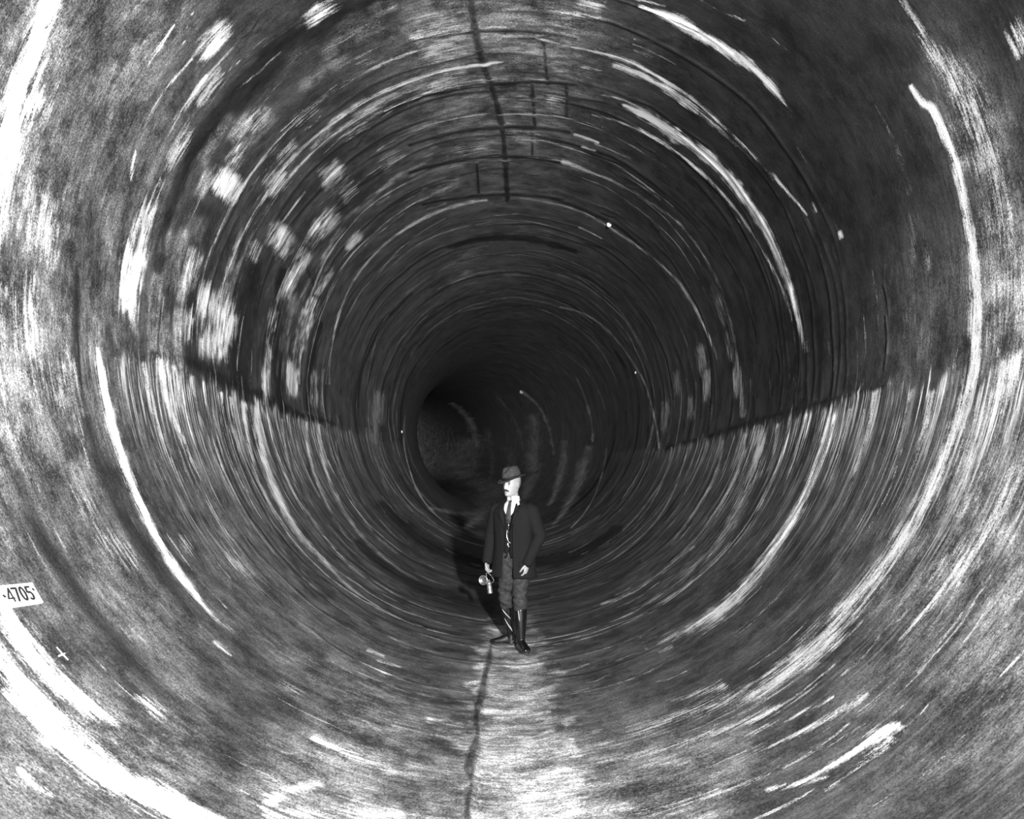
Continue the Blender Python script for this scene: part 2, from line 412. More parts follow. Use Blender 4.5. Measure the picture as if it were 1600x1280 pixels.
for pts, w, a in (
    ([(1455,615),(1440,690),(1420,750),(1395,800)], [9,4], [.95,.3]),
    ([(1422,612),(1405,690),(1392,745)], [6,3], [.7,.3]),
    ([(1368,615),(1355,680),(1335,740),(1318,790)], [8,4], [.95,.4]),
    ([(1328,640),(1312,700),(1290,770)], [5,3], [.8,.4]),
    ([(1260,650),(1245,700),(1222,770)], [6,3], [.8,.4]),
    ([(1235,655),(1215,730)], [5,3], [.75,.3]),
    ([(1215,665),(1195,760)], [5,3], [.8,.3]),
    ([(1350,640),(1345,690)], [4,2], [.6,.3]),
    ([(1530,640),(1505,720),(1480,780)], [10,6], [.5,.3]),
    ([(1585,740),(1545,830),(1490,900),(1450,950),(1405,1000)], [22,20,14,8,4], [.55,.6,.55,.7,.5]),
    ([(1500,850),(1460,900)], [24,18], [.42,.4]),
    ([(1500,910),(1475,950),(1450,985)], [5,3], [.6,.3]),
    ([(1560,700),(1500,830)], [20,18], [.35,.35]),
    ([(1400,1135),(1370,1150),(1320,1185),(1270,1215),(1240,1225)], [12,13,10,8,5], [1.0,1.0,.75,.75,.7]),
    ([(1390,1155),(1350,1180)], [10,8], [.9,.6]),
    ([(1385,1165),(1330,1205),(1290,1235)], [8,6,4], [.7,.5,.5]),
    ([(1355,1085),(1300,1120),(1240,1150),(1180,1175)], [4,6,6,5], [.7,.75,.6,.45]),
    ([(1300,1090),(1240,1120),(1160,1150)], [4,5,6], [.6,.55,.4]),
    ([(1262,1078),(1210,1110),(1150,1135),(1060,1165)], [4,7,8,8], [.75,.7,.55,.4]),
    ([(1130,1072),(1100,1082),(1050,1095)], [8,7,5], [.75,.5,.35]),
    ([(1290,1215),(1240,1225),(1200,1235)], [6,7,5], [.7,.8,.6]),
    ([(1190,1215),(1120,1240),(1040,1262)], [6,6,8], [.5,.5,.45]),
    ([(900,1275),(960,1262),(1040,1275)], [16,14,14], .42),
    ([(920,1190),(1000,1180),(1100,1150)], [8,8], [.4,.35]),
    ([(1050,1010),(1030,1020)], [4,3], .5), ([(1000,995),(1010,1015)], [3,3], .4)):
    L(pts, w, a)
# ---- below the water line on the left: rings seen on edge
for pts, w, a in (
    ([(400,640),(408,700),(425,755),(455,815),(500,870),(550,920),(600,955),(660,980)], [10,9,8,7,6,5,4,3], [.95,.9,.8,.75,.65,.55,.45,.3]),
    ([(380,632),(388,690),(402,745),(430,800),(470,860)], [6,5,5,5,4], [.85,.75,.6,.5,.3]),
    ([(360,622),(368,680),(382,740)], [5,3], [.8,.4]),
    ([(345,615),(350,660),(362,710)], [4,3], [.7,.3]),
    ([(225,570),(240,640),(262,710),(290,770)], [7,7,6,4], [.85,.8,.6,.35]),
    ([(250,565),(262,630),(290,700),(312,750)], [9,8,5,4], [1.0,.9,.7,.4]),
    ([(272,575),(285,620),(300,670)], [8,4], [1.0,.4]),
    ([(300,590),(312,650),(345,730),(360,770)], [6,4], [.8,.3]),
    ([(180,560),(190,620)], [3,2], [.5,.2]),
    ([(478,660),(485,720),(505,775),(535,830),(580,880)], [4,4,4,4,3], [.7,.6,.5,.4,.3]),
    ([(498,665),(505,720),(525,775),(560,830),(610,880),(670,915)], [4,5,5,5,4,3], [.65,.6,.5,.45,.4,.3]),
    ([(440,655),(450,720),(475,790),(515,850),(570,905),(640,950)], [3,3], [.6,.35]),
    ([(525,690),(535,750),(570,815),(620,865)], [3,3], [.45,.3]),
    ([(588,620),(585,680),(592,730),(610,780),(640,820)], [8,10,7,4,2], [.45,.42,.3,.22,.2]),
    ([(633,650),(632,700),(640,735),(655,772),(685,808),(722,832)], [1.2,1.6,1.6,1.6,1.4,1.2], [.4,.8,.8,.75,.6,.4])):
    L(pts, w, a)
K([(560,850),(620,900),(690,935),(760,950)], [8,12,14,12], .7)
K([(470,840),(540,915),(620,965),(720,992)], [3,4,4,3], .7)
K([(845,945),(930,925),(1000,880)], [5,6,5], .4)
K([(600,790),(650,840),(710,870),(770,885)], [8,10,10,8], .6)
K([(835,880),(900,868),(960,830)], [10,12,10], .6)
K([(1045,700),(1110,682),(1190,655),(1300,625),(1390,600)], [5,5,5,4,3], .55)
K([(1170,1065),(1140,1060)], [14,14], .3); K([(1560,930),(1515,935)], [8,10], .4); K([(745,670*1+500),(735,1200)], [8,8], .6)
# far rings in the bend
L([(948,700),(938,750),(918,795),(892,825)], [1.2,1.4], [.4,.6])
L([(900,590),(918,635),(926,690)], [1.2,1.2], [.5,.5])
L([(918,700),(908,740),(890,785),(862,822)], [6,8,6,2], [.4,.5,.5,.4])
L([(815,612),(845,640),(860,680),(865,710)], [1.6,1.2], [.7,.4])
L([(882,690),(875,745),(857,790)], [3,5,2], [.4,.5,.5])
L([(776,620),(800,650),(815,690),(818,720)], [1.2,1.2], [.4,.3])
L([(832,650),(834,710),(826,760),(818,780)], [5,6,3], [.45,.5,.45])
L([(705,630),(735,660),(745,700)], [2,1.6], .5)
L([(760,670),(768,710),(765,750)], [1.5,1.2], .35)
L([(735,690),(728,745),(700,800),(678,800)], [7,9,6,3], .42)
L([(775,760),(755,790),(730,822)], [10,14,8], .42)
L([(792,700),(800,730)], [3,3], .35)
# invert strip: dark lip on its left
K([(768,1000),(764,1035),(757,1060),(753,1085),(747,1105),(744,1130),(746,1150),(738,1180),(733,1200),(737,1230),(731,1255),(730,1290)], [2,4,3,6,4,5,3,6,7,4,5,4], [.5,.95,.8,1,.85,1,.8,1,1,.7,.9,.8])
K([(862,1010),(872,1100),(882,1180)], [3,3,2], [.3,.3,.15])
L([(772,1030),(765,1100),(752,1190),(748,1280)], [8,10,12,14], [.3,.34,.36,.36])
L([(838,1030),(855,1100),(870,1190),(885,1280)], [6,9,11,14], [.24,.3,.34,.36])
L([(760,1012),(800,1016),(850,1010)], [4,5,3], [.4,.5,.3])

# ---- many faint scratches and trickles that follow the rings
rs = random.Random(3)
def scratches(n, xy, spread, u_rng, amp, wd, fld='lime', lr=(.08, .55)):
    for _ in range(n):
        t0, y0 = hit(*xy); t = t0 + rs.uniform(-1, 1) * spread; y = math.exp(rs.uniform(math.log(u_rng[0]), math.log(u_rng[1])))
        ln = rs.uniform(*lr); dr = rs.uniform(-.02, .02); a = rs.uniform(*amp); w_ = rs.uniform(*wd)
        n_ = 5 if lr[1] < 1 else 11; m = []
        for k in range(n_):
            m.append((t + ln * (k / (n_ - 1) - .5), math.log(y) + dr * (k / (n_ - 1)) + .004 * math.sin(k * 2.1 + t)))
        for (ta, ua), (tb, ub), f in zip(m[:-1], m[1:], (.5, 1, 1, .5) if n_ == 5 else (.3, .6, .9, 1, 1, 1, 1, .9, .6, .3)):
            win = window(min(ta, tb), max(ta, tb), min(ua, ub), max(ua, ub), 3 * w_ + 3)
            if win is None: continue
            ii, jj = win
            T_ = (ii * DT)[:, None]; U_ = US[jj][None, :]
            s_ = np.clip((T_ - ta) / (tb - ta), 0, 1)
            rl = RLOC[np.ix_(ii % NT, jj)]; rp = RPX[jj][None, :]
            d = np.sqrt(((T_ - ta - s_ * (tb - ta)) * rp) ** 2 + ((U_ - ua - s_ * (ub - ua)) * rl) ** 2)
            put(fld, ii, jj, np.exp(-(d / w_) ** 2 * .7) * a * f, 1.0, 'max')
scratches(60, (330, 400), .9, (6, 14), (.3, .6), (.8, 1.8))       # left haunch
scratches(50, (780, 90), .6, (7, 20), (.28, .5), (.7, 1.4))       # crown
scratches(34, (1200, 330), .7, (6, 15), (.28, .5), (.7, 1.4))     # right haunch
scratches(60, (450, 850), .7, (7, 20), (.28, .55), (.8, 2.0))     # left, low
scratches(70, (1120, 850), .7, (6, 20), (.28, .55), (.8, 2.0))    # right, low
scratches(50, (1330, 980), .5, (3.4, 6), (.3, .6), (1.2, 3.0))
scratches(40, (800, 1150), .5, (3.4, 7.5), (.28, .5), (1, 2.4))
scratches(30, (150, 1000), .5, (3.2, 6), (.3, .6), (1.2, 3.0))
for q, n_q in (((400, 420), 16), ((780, 120), 12), ((1130, 430), 12), ((480, 850), 18), ((1090, 850), 18)):
    scratches(n_q, q, .8, (8, 24), (.4, .75), (.7, 1.5), 'lime', (.7, 1.9))
    scratches(n_q + 6, q, .8, (7, 24), (.4, .8), (.9, 2.6), 'dark', (.7, 1.9))
for q in ((330, 400), (780, 90), (1200, 330), (450, 850), (1120, 850)):
    scratches(34, q, .8, (6, 22), (.3, .7), (.8, 2.6), 'dark')

# ---- comb of drips hanging from the water line
def comb_line(line, depth, amp, side):
    h = [hit(*p) for p in line]; hs = sorted(zip([b for _, b in h], [a for a, _ in h], amp, depth))
    Yq = [q[0] for q in hs]
    tw = np.interp(YS, Yq, [q[1] for q in hs]); aw = np.interp(YS, Yq, [q[2] for q in hs]); dw = np.interp(YS, Yq, [q[3] for q in hs])
    ok = (YS > 1.5) & (YS < 22)
    rg = np.random.default_rng(5 + side)
    jag = rg.normal(0, 1, NY); jag = np.convolve(jag, np.ones(5) / 5, 'same') * 0.03
    lng = np.convolve(rg.uniform(.3, 1.4, NY), np.ones(4) / 4, 'same')
    t = ((TH + math.pi) % (2 * math.pi)) - math.pi
    if side < 0: d = t[:, None] - (tw + jag)[None, :]        # left: th negative, downwards = growing th
    else: d = (tw + jag)[None, :] - t[:, None]
    d = d * R
    g = (1 / (1 + np.exp(-d / 0.012))) * np.exp(-np.maximum(d, 0) / (dw * lng)[None, :])
    g *= (aw * ok)[None, :] * (np.abs(t) < 2.3)[:, None] * ((t * side) > 0)[:, None]
    comb[:] = np.maximum(comb, g.astype(np.float32))
comb_line([(-60,480),(60,530),(150,550),(225,562),(300,590),(380,625),(460,652),(540,672),(600,690)],
          [.2,.2,.3,.7,.7,.8,.8,.7,.6], [0,.05,.25,.85,1,.9,.8,.55,.3], -1)
comb_line([(1650,560),(1590,575),(1500,592),(1400,602),(1300,632),(1190,668),(1120,685),(1050,698),(1000,705)],
          [.6,.6,.5,.6,.6,.7,.7,.7,.5], [.8,.9,.8,.95,.85,.9,.7,.5,.3], 1)

# ------------------------------------------------------------------ lining material
def lining_material():
    m = bpy.data.materials.new('stained_concrete_lining'); m.use_nodes = True
    nt = m.node_tree; N = nt.nodes; L = nt.links
    b = N['Principled BSDF']
    tc = N.new('ShaderNodeTexCoord')
    def noise(sc, detail, rough=0.6, scale=1.0, lo=None, hi=None, off=(0, 0, 0)):
        mp = N.new('ShaderNodeMapping'); mp.inputs['Scale'].default_value = sc
        mp.inputs['Location'].default_value = off
        L.new(tc.outputs['Object'], mp.inputs['Vector'])
        n = N.new('ShaderNodeTexNoise'); n.inputs['Scale'].default_value = scale
        n.inputs['Detail'].default_value = detail; n.inputs['Roughness'].default_value = rough
        L.new(mp.outputs[0], n.inputs['Vector'])
        if lo is None: return n.outputs['Fac']
        r = N.new('ShaderNodeMapRange'); r.interpolation_type = 'SMOOTHSTEP'
        r.inputs[1].default_value = lo; r.inputs[2].default_value = hi
        L.new(n.outputs['Fac'], r.inputs[0]); return r.outputs[0]
    def M(op, a, c, d=None, clamp=False):
        n = N.new('ShaderNodeMath'); n.operation = op; n.use_clamp = clamp
        for k, v in enumerate((a, c, d)):
            if v is None: continue
            if isinstance(v, (int, float)): n.inputs[k].default_value = v
            else: L.new(v, n.inputs[k])
        return n.outputs[0]
    def S(v, lo, hi, a=0.0, c=1.0):
        r = N.new('ShaderNodeMapRange'); r.interpolation_type = 'SMOOTHSTEP'
        for k, q in zip((1, 2, 3, 4), (lo, hi, a, c)): r.inputs[k].default_value = q
        L.new(v, r.inputs[0]); return r.outputs[0]
    def A(name):
        a = N.new('ShaderNodeAttribute'); a.attribute_name = name; return a.outputs['Fac']
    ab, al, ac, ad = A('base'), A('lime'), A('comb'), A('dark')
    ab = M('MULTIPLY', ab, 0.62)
    al = M('MINIMUM', al, 1.15)
    fine = noise((1.6, 38, 1.6), 5, 0.68)              # fine trowel / trickle streaks round the bore
    short = noise((7, 30, 7), 5, 0.7, off=(2, 5, 8))
    mid = noise((0.9, 8, 0.9), 4, 0.6, off=(3, 1, 7))
    mot = noise((3.0, 3.4, 3.0), 9, 0.72, off=(5, 2, 1))
    patch = noise((0.9, 0.9, 0.9), 3, 0.55, off=(1, 8, 3))
    blot = noise((1.7, 2.4, 1.7), 6, 0.62, lo=0.46, hi=0.60, off=(4, 4, 9))
    grain = noise((85, 100, 85), 4, 0.8)
    speck = noise((48, 80, 48), 3, 0.75, lo=0.55, hi=0.63, off=(9, 2, 4))
    pit = noise((60, 70, 60), 3, 0.75, lo=0.38, hi=0.46, off=(2, 9, 1))
    # base tone
    n = S(mot, 0.36, 0.66, 0.36, 2.0)
    for q in (S(short, 0.34, 0.68, 0.6, 1.5), S(fine, 0.30, 0.70, 0.85, 1.18), S(mid, 0.30, 0.70, 0.82, 1.18),
              S(patch, 0.35, 0.65, 0.8, 1.22), S(blot, 0.0, 1.0, 0.72, 1.4), S(grain, 0.36, 0.64, 0.30, 1.9)):
        n = M('MULTIPLY', n, q)
    n = M('ADD', n, M('MULTIPLY', M('MULTIPLY', speck, 1.5), S(patch, 0.4, 0.6, 0.3, 1.0)))
    n = M('MULTIPLY', n, M('MULTIPLY_ADD', pit, 0.6, 0.4))
    n = M('MAXIMUM', n, 0.05)
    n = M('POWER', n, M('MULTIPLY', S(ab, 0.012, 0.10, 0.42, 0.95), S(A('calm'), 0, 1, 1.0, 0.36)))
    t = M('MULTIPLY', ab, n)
    # dark joints and bands
    dj = M('ADD', ad, M('MULTIPLY', M('MULTIPLY', M('SUBTRACT', mot, 0.5), 1.4), S(ad, 0.02, 0.3)))
    dj = M('ADD', dj, M('MULTIPLY', M('MULTIPLY', M('SUBTRACT', short, 0.5), 0.8), S(ad, 0.02, 0.3)))
    dj = S(dj, 0.10, 0.85)
    t = M('MULTIPLY', t, M('SUBTRACT', 1.0, M('MULTIPLY', dj, 0.80)))
    # comb of vertical drips under the water line
    cm = M('MULTIPLY', ac, S(fine, 0.47, 0.60))
    cm2 = S(mid, 0.42, 0.60, 0.22, 1.15)
    cmb = M('MULTIPLY', M('MULTIPLY', cm, cm2), S(short, 0.3, 0.6, 0.5, 1.1))
    cmb = M('MINIMUM', M('MULTIPLY', cmb, 1.5), 1.0)
    # lime bloom, broken up along the ring
    e = M('ADD', M('MULTIPLY', M('SUBTRACT', fine, 0.5), 2.4), M('MULTIPLY', M('SUBTRACT', grain, 0.5), 1.8))
    e = M('ADD', e, M('MULTIPLY', M('SUBTRACT', mot, 0.5), 1.1))
    e = M('ADD', e, M('MULTIPLY', M('SUBTRACT', short, 0.5), 1.3))
    lm = M('ADD', al, M('MULTIPLY', e, S(al, 0.02, 0.35)))
    lm = M('MULTIPLY', S(lm, 0.30, 0.92), M('MINIMUM', M('MULTIPLY_ADD', al, 0.95, 0.05), 1.0))
    w = M('MAXIMUM', lm, cmb, clamp=True)
    lc = M('MULTIPLY', S(grain, 0.3, 0.7, 0.78, 1.0), 0.85)
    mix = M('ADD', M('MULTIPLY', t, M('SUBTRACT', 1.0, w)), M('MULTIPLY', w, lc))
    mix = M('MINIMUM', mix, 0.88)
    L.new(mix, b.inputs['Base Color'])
    L.new(S(mot, 0.3, 0.7, 0.50, 0.78), b.inputs['Roughness'])
    b.inputs['Specular IOR Level'].default_value = 0.4
    h = M('ADD', M('MULTIPLY', fine, 0.2), M('MULTIPLY', grain, 0.25))
    h = M('ADD', h, M('MULTIPLY', mot, 0.9))
    h = M('ADD', h, M('MULTIPLY', lm, 0.15))
    h = M('SUBTRACT', h, M('MULTIPLY', dj, 0.5))
    bp = N.new('ShaderNodeBump'); bp.inputs['Strength'].default_value = 0.55
    bp.inputs['Distance'].default_value = 0.02
    L.new(h, bp.inputs['Height']); L.new(bp.outputs[0], b.inputs['Normal'])
    return m
LM = lining_material()

# ------------------------------------------------------------------ the bore, in four stretches of lining
thn = ((TH + math.pi) % (2 * math.pi)) - math.pi      # -pi..pi, 0 at the invert
xs = X0 + 0.0
XC = xc(YS)
disp = np.zeros((NT, NY), np.float32)
# the lining was cast in short lengths: slight steps and swellings from ring to ring
rng = np.random.default_rng(4)
for wl, am in ((0.37, 0.0008), (1.1, 0.002), (2.6, 0.005)):
    ph = rng.uniform(0, 6.28, 3)
    disp += (am * np.sin(2 * math.pi * YS / wl + ph[0]) )[None, :] * (0.6 + 0.4 * np.cos(2 * thn + ph[1]))[:, None]
disp -= 0.012 * np.clip(dark, 0, 1)
# worn strip along the invert: a shallow tray with a lip on the left
lat = R * np.sin(thn)
edge = -0.20 + 0.018 * np.sin(YS * 1.7) + 0.012 * np.sin(YS * 4.1 + 1)
redge = 0.27 + 0.02 * np.sin(YS * 1.3 + 2)
inv = (np.abs(thn) < 0.5)
tray = (1 / (1 + np.exp(-(lat[:, None] - edge[None, :]) / 0.008))) * (1 / (1 + np.exp((lat[:, None] - redge[None, :]) / 0.03)))
tray *= inv[:, None]
ZRAD = R - disp * 0.6
def lining(name, a0, a1):
    i0, i1 = int(round(a0 / DT)), int(round(a1 / DT))
    ii = np.arange(i0, i1 + 1); n = len(ii)
    th = (ii * DT)[:, None]; rr = R + disp[ii % NT] - 0.0
    X = XC[None, :] + rr * np.sin(th); Z = R - rr * np.cos(th) - 0.014 * tray[ii % NT]
    Y = np.broadcast_to(YS[None, :], X.shape)
    co = np.stack([X, Y, Z], -1).reshape(-1, 3).astype(np.float32)
    me = bpy.data.meshes.new(name)
    nv = n * NY; nf = (n - 1) * (NY - 1)
    a = (np.arange(n - 1)[:, None] * NY + np.arange(NY - 1)[None, :]).reshape(-1)
    q = np.stack([a, a + 1, a + NY + 1, a + NY], -1).astype(np.int32)
    me.vertices.add(nv); me.vertices.foreach_set('co', co.ravel())
    me.loops.add(nf * 4); me.loops.foreach_set('vertex_index', q.ravel())
    me.polygons.add(nf); me.polygons.foreach_set('loop_start', (np.arange(nf) * 4).astype(np.int32))
    me.update(calc_edges=True)
    me.polygons.foreach_set('use_smooth', np.ones(nf, bool))
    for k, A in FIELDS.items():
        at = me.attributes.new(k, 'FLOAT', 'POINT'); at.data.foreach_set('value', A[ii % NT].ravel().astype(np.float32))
    me.materials.append(LM)
    o = bpy.data.objects.new(name, me); COL.objects.link(o)
    o['kind'] = 'structure'
    return o
D = math.radians
lining('floor', D(-24), D(24))
lining('wall_right', D(24), D(126))
lining('ceiling', D(126), D(234))
lining('wall_left', D(234), D(336))

# ------------------------------------------------------------------ materials of the man and his gear
M_skin = mat('skin', 0.20, 0.55, var=0.06, scale=90)
M_coat = mat('dark_wool', 0.0055, 0.9, spec=0.12, var=0.35, scale=140, bump=0.5)
M_vest = mat('vest_cloth', 0.004, 0.9, spec=0.12, var=0.3, scale=160, bump=0.3)
M_shirt = mat('white_shirt', 0.42, 0.7, var=0.03)
M_tie = mat('figured_tie', 0.03, 0.5, spec=0.12, var=0.9, scale=95)
M_trous = mat('breeches_cloth', 0.021, 0.75, spec=0.12, var=0.45, scale=28, bump=0.6)
M_boot = mat('black_rubber', 0.003, 0.16, spec=0.8, var=0.3, scale=30, bump=0.25, coat=0.6)
M_glint = mat('painted_glint', 0.22, 0.6, var=0.3, scale=120)  # pale colour of the glints painted on the boots
M_hat = mat('grey_felt', 0.028, 0.9, spec=0.12, var=0.35, scale=40, bump=0.3)
M_band = mat('hat_band_ribbon', 0.008, 0.6, spec=0.12)
M_hair = mat('grey_hair', 0.05, 0.7, spec=0.12, var=0.4, scale=200)
M_must = mat('moustache_hair', 0.02, 0.8, spec=0.12, var=0.4, scale=200)
M_eye = mat('eye_dark', 0.01, 0.3)
M_metal = mat('polished_metal', 0.5, 0.28, metal=0.9, var=0.06)
M_metal_d = mat('worn_metal', 0.15, 0.4, metal=0.8, var=0.2)
M_paint = mat('white_paint', 0.88, 0.7, var=0.05, scale=30)
M_black = mat('black_paint', 0.012, 0.7)
M_nodule = mat('nodule_white', 0.85, 0.5, var=0.08)

# ------------------------------------------------------------------ shape helpers
def ring(c, rx, ry, n=28, ax=None, p=2.0, a0=0.0, a1=2 * math.pi, closed=True):
    """superellipse ring; ax = (u, v) axes"""
    u, v = ax if ax else (Vector((1, 0, 0)), Vector((0, 1, 0)))
    c = Vector(c); out = []
    for k in range(n):
        t = a0 + (a1 - a0) * (k / n if closed else k / (n - 1))
        ct, st = math.cos(t), math.sin(t)
        x = math.copysign(abs(ct) ** (2 / p), ct) * rx; y = math.copysign(abs(st) ** (2 / p), st) * ry
        out.append(c + u * x + v * y)
    return out

def add_rings(bm, rings, closed=True, cap=True):
    vs = [[bm.verts.new(p) for p in r] for r in rings]
    n = len(rings[0]); m = n if closed else n - 1
    for a, b in zip(vs[:-1], vs[1:]):
        for k in range(m):
            q = (k + 1) % n
            bm.faces.new((a[k], a[q], b[q], b[k]))
    if cap and closed:
        bm.faces.new(vs[0][::-1]); bm.faces.new(vs[-1])
    return vs

def tube(bm, pts, rad, n=16, flat=1.0, side=None, sub=3):
    """round tube through pts with radii (number or (a, b)); Catmull-Rom smoothed, rounded caps"""
    P = [Vector(p) for p in pts]; Rr = [r if isinstance(r, tuple) else (r, r * flat) for r in rad]
    Q, RR = [], []
    m = len(P)
    for k in range(m - 1):
        a, b, c, d = P[max(0, k-1)], P[k], P[k+1], P[min(m-1, k+2)]
        for j in range(sub):
            s = j / sub
            Q.append(a*(-.5*s+s*s-.5*s**3) + b*(1-2.5*s*s+1.5*s**3) + c*(.5*s+2*s*s-1.5*s**3) + d*(-.5*s*s+.5*s**3))
            RR.append(tuple(Rr[k][i]*(1-s)+Rr[k+1][i]*s for i in (0, 1)))
    Q.append(P[-1]); RR.append(Rr[-1])
    rings = []
    ref = Vector(side) if side else Vector((1, 0, 0))
    for k, q in enumerate(Q):
        t = (Q[min(k+1, len(Q)-1)] - Q[max(k-1, 0)]).normalized()
        u = (ref - t * ref.dot(t))
        if u.length < 1e-3: u = Vector((0, 1, 0)) - t * t.y
        u.normalize(); v = t.cross(u)
        if k == 0: 
            rings.append(ring(q - t * RR[0][0] * .55, RR[0][0]*.35, RR[0][1]*.35, n, (u, v)))
            rings.append(ring(q - t * RR[0][0] * .35, RR[0][0]*.75, RR[0][1]*.75, n, (u, v)))
        rings.append(ring(q, RR[k][0], RR[k][1], n, (u, v)))
        if k == len(Q) - 1:
            rings.append(ring(q + t * RR[k][0] * .35, RR[k][0]*.75, RR[k][1]*.75, n, (u, v)))
            rings.append(ring(q + t * RR[k][0] * .55, RR[k][0]*.35, RR[k][1]*.35, n, (u, v)))
    add_rings(bm, rings)

def finish(name, bm, m, parent=None, T=None, remesh=None, solid=None, sub=0):
    bmesh.ops.recalc_face_normals(bm, faces=bm.faces)
    if T is not None: bm.transform(T)
    me = bpy.data.meshes.new(name); bm.to_mesh(me); bm.free()
    o = link_mesh(name, me, m, parent)
    if solid:
        md = o.modifiers.new('solid', 'SOLIDIFY'); md.thickness = solid; md.offset = 0
    if remesh:
        md = o.modifiers.new('remesh', 'REMESH'); md.mode = 'VOXEL'; md.voxel_size = remesh; md.use_smooth_shade = True
        sm = o.modifiers.new('smooth', 'SMOOTH'); sm.iterations = 3; sm.factor = 0.5
    if sub:
        md = o.modifiers.new('sub', 'SUBSURF'); md.levels = sub; md.render_levels = sub
    return o

# ------------------------------------------------------------------ the man
OX, OY = 0.02, 8.35
YAW = math.radians(-25)
TU = Matrix.Rotation(YAW, 4, 'Z')                       # upper body turned towards the left of the picture
HEAD_C = Vector((-0.005, -0.045, 1.665))
TH_ = TU @ Matrix.Translation(HEAD_C) @ Matrix.Rotation(math.radians(-18), 4, 'Z') @ Matrix.Rotation(math.radians(2), 4, 'X')
def U(x, y, z): return TU @ Vector((x, y, z))

def head_bm(bm, T):
    rows, n = 40, 56
    prof = [  # z, half width, back depth, front depth (from the ear line)
        (-.125,.018,.010,.050),(-.120,.034,.030,.074),(-.108,.044,.046,.084),(-.092,.050,.056,.086),(-.075,.055,.064,.086),
        (-.055,.060,.072,.086),(-.035,.065,.080,.086),(-.012,.069,.088,.086),(.010,.071,.094,.084),(.030,.073,.098,.088),
        (.055,.075,.099,.088),(.080,.073,.094,.080),(.100,.064,.082,.066),(.117,.046,.058,.046),(.127,.020,.026,.020)]
    zs = np.array([q[0] for q in prof])
    Z = np.linspace(-.125, .127, rows)
    rings = []
    for z in Z:
        hw, bk, fr = [float(np.interp(z, zs, [q[k] for q in prof])) for k in (1, 2, 3)]
        r = []
        for k in range(n):
            a = 2 * math.pi * k / n          # a = 0 at the face
            c, s = math.cos(a), math.sin(a)
            y = -(fr if c > 0 else bk) * (abs(c) ** .85) * (1 if c > 0 else -1)
            x = hw * math.copysign(abs(s) ** .88, s)
            da = min(a, 2 * math.pi - a)
            # nose, lips, sockets, cheekbones
            if -.055 < z < .03:
                h = (.03 - z) / .085
                w = math.radians(7 + 9 * h)
                y -= (.006 + .024 * h if h < .80 else .025 * (1 - (h - .80) / .20) + .004) * math.exp(-(da / w) ** 2)
            y -= .005 * math.exp(-((z + .077) / .009) ** 2 - (da / .30) ** 2)
            y += .004 * math.exp(-((z + .068) / .004) ** 2 - (da / .35) ** 2)
            y -= .006 * math.exp(-((z + .108) / .012) ** 2 - (da / .35) ** 2)
            y += .013 * math.exp(-((z - .008) / .012) ** 2 - ((da - .42) / .17) ** 2)
            y -= .005 * math.exp(-((z - .028) / .008) ** 2 - ((da - .40) / .25) ** 2)
            y -= .004 * math.exp(-((z + .022) / .014) ** 2 - ((da - .65) / .25) ** 2)
            r.append(T @ Vector((x, y, z)))
        rings.append(r)
    add_rings(bm, rings)
    for sx in (-1, 1):                       # ears
        for (dy, dz, rr) in ((.004, .012, .017), (.010, .020, .012), (.003, -.012, .013)):
            e = bmesh.new(); bmesh.ops.create_uvsphere(e, u_segments=14, v_segments=10, radius=1)
            e.transform(T @ Matrix.Translation((sx * .083, dy, dz - .012)) @ Matrix.Rotation(sx * .35, 4, 'Z') @ Matrix.Diagonal((.007, rr, rr * 1.35, 1)))
            me = bpy.data.meshes.new('t'); e.to_mesh(me); e.free(); bm.from_mesh(me); bpy.data.meshes.remove(me)

def hand_bm(bm, wrist, tip_dir, side_dir, curl_dir, curls, thumb_side, s=1.0):
    """palm and five fingers; tip_dir along the hand, side_dir across the knuckles, curl_dir where the fingers close"""
    w = Vector(wrist); t = Vector(tip_dir).normalized(); v = Vector(side_dir); v = (v - t * v.dot(t)).normalized()
    c = Vector(curl_dir); c = (c - t * c.dot(t) - v * c.dot(v)).normalized()
    tube(bm, [w - t * .03, w, w + t * .03 * s, w + t * .06 * s, w + t * .088 * s],
         [(.027, .021), (.027, .019), (.036, .017), (.041, .016), (.040, .014)], 14, side=v)
    L0 = (.082, .094, .088, .070)
    for k in range(4):
        b = w + t * .082 * s + v * thumb_side * (.030 - .020 * k) * s
        a = curls[k]; pts = [b]; d = t.copy(); ang = 0
        for q, f in enumerate((.45, .30, .25)):
            ang += a * (.8, 1.1, .8)[q]
            d = t * math.cos(ang) + c * math.sin(ang)
            pts.append(pts[-1] + d * L0[k] * f * s)
        tube(bm, pts, [.0095, .009, .0082, .0072], 10, side=v)
    b = w + t * .02 * s + v * thumb_side * .028 * s
    p1 = b + (t * .6 + v * thumb_side * .65 + c * .25).normalized() * .038 * s
    p2 = p1 + (t * .9 + v * thumb_side * .15 + c * .5).normalized() * .033 * s
    p3 = p2 + (t * .85 - v * thumb_side * .15 + c * .6).normalized() * .026 * s
    tube(bm, [b, p1, p2, p3], [.013, .0115, .010, .008], 10, side=v)

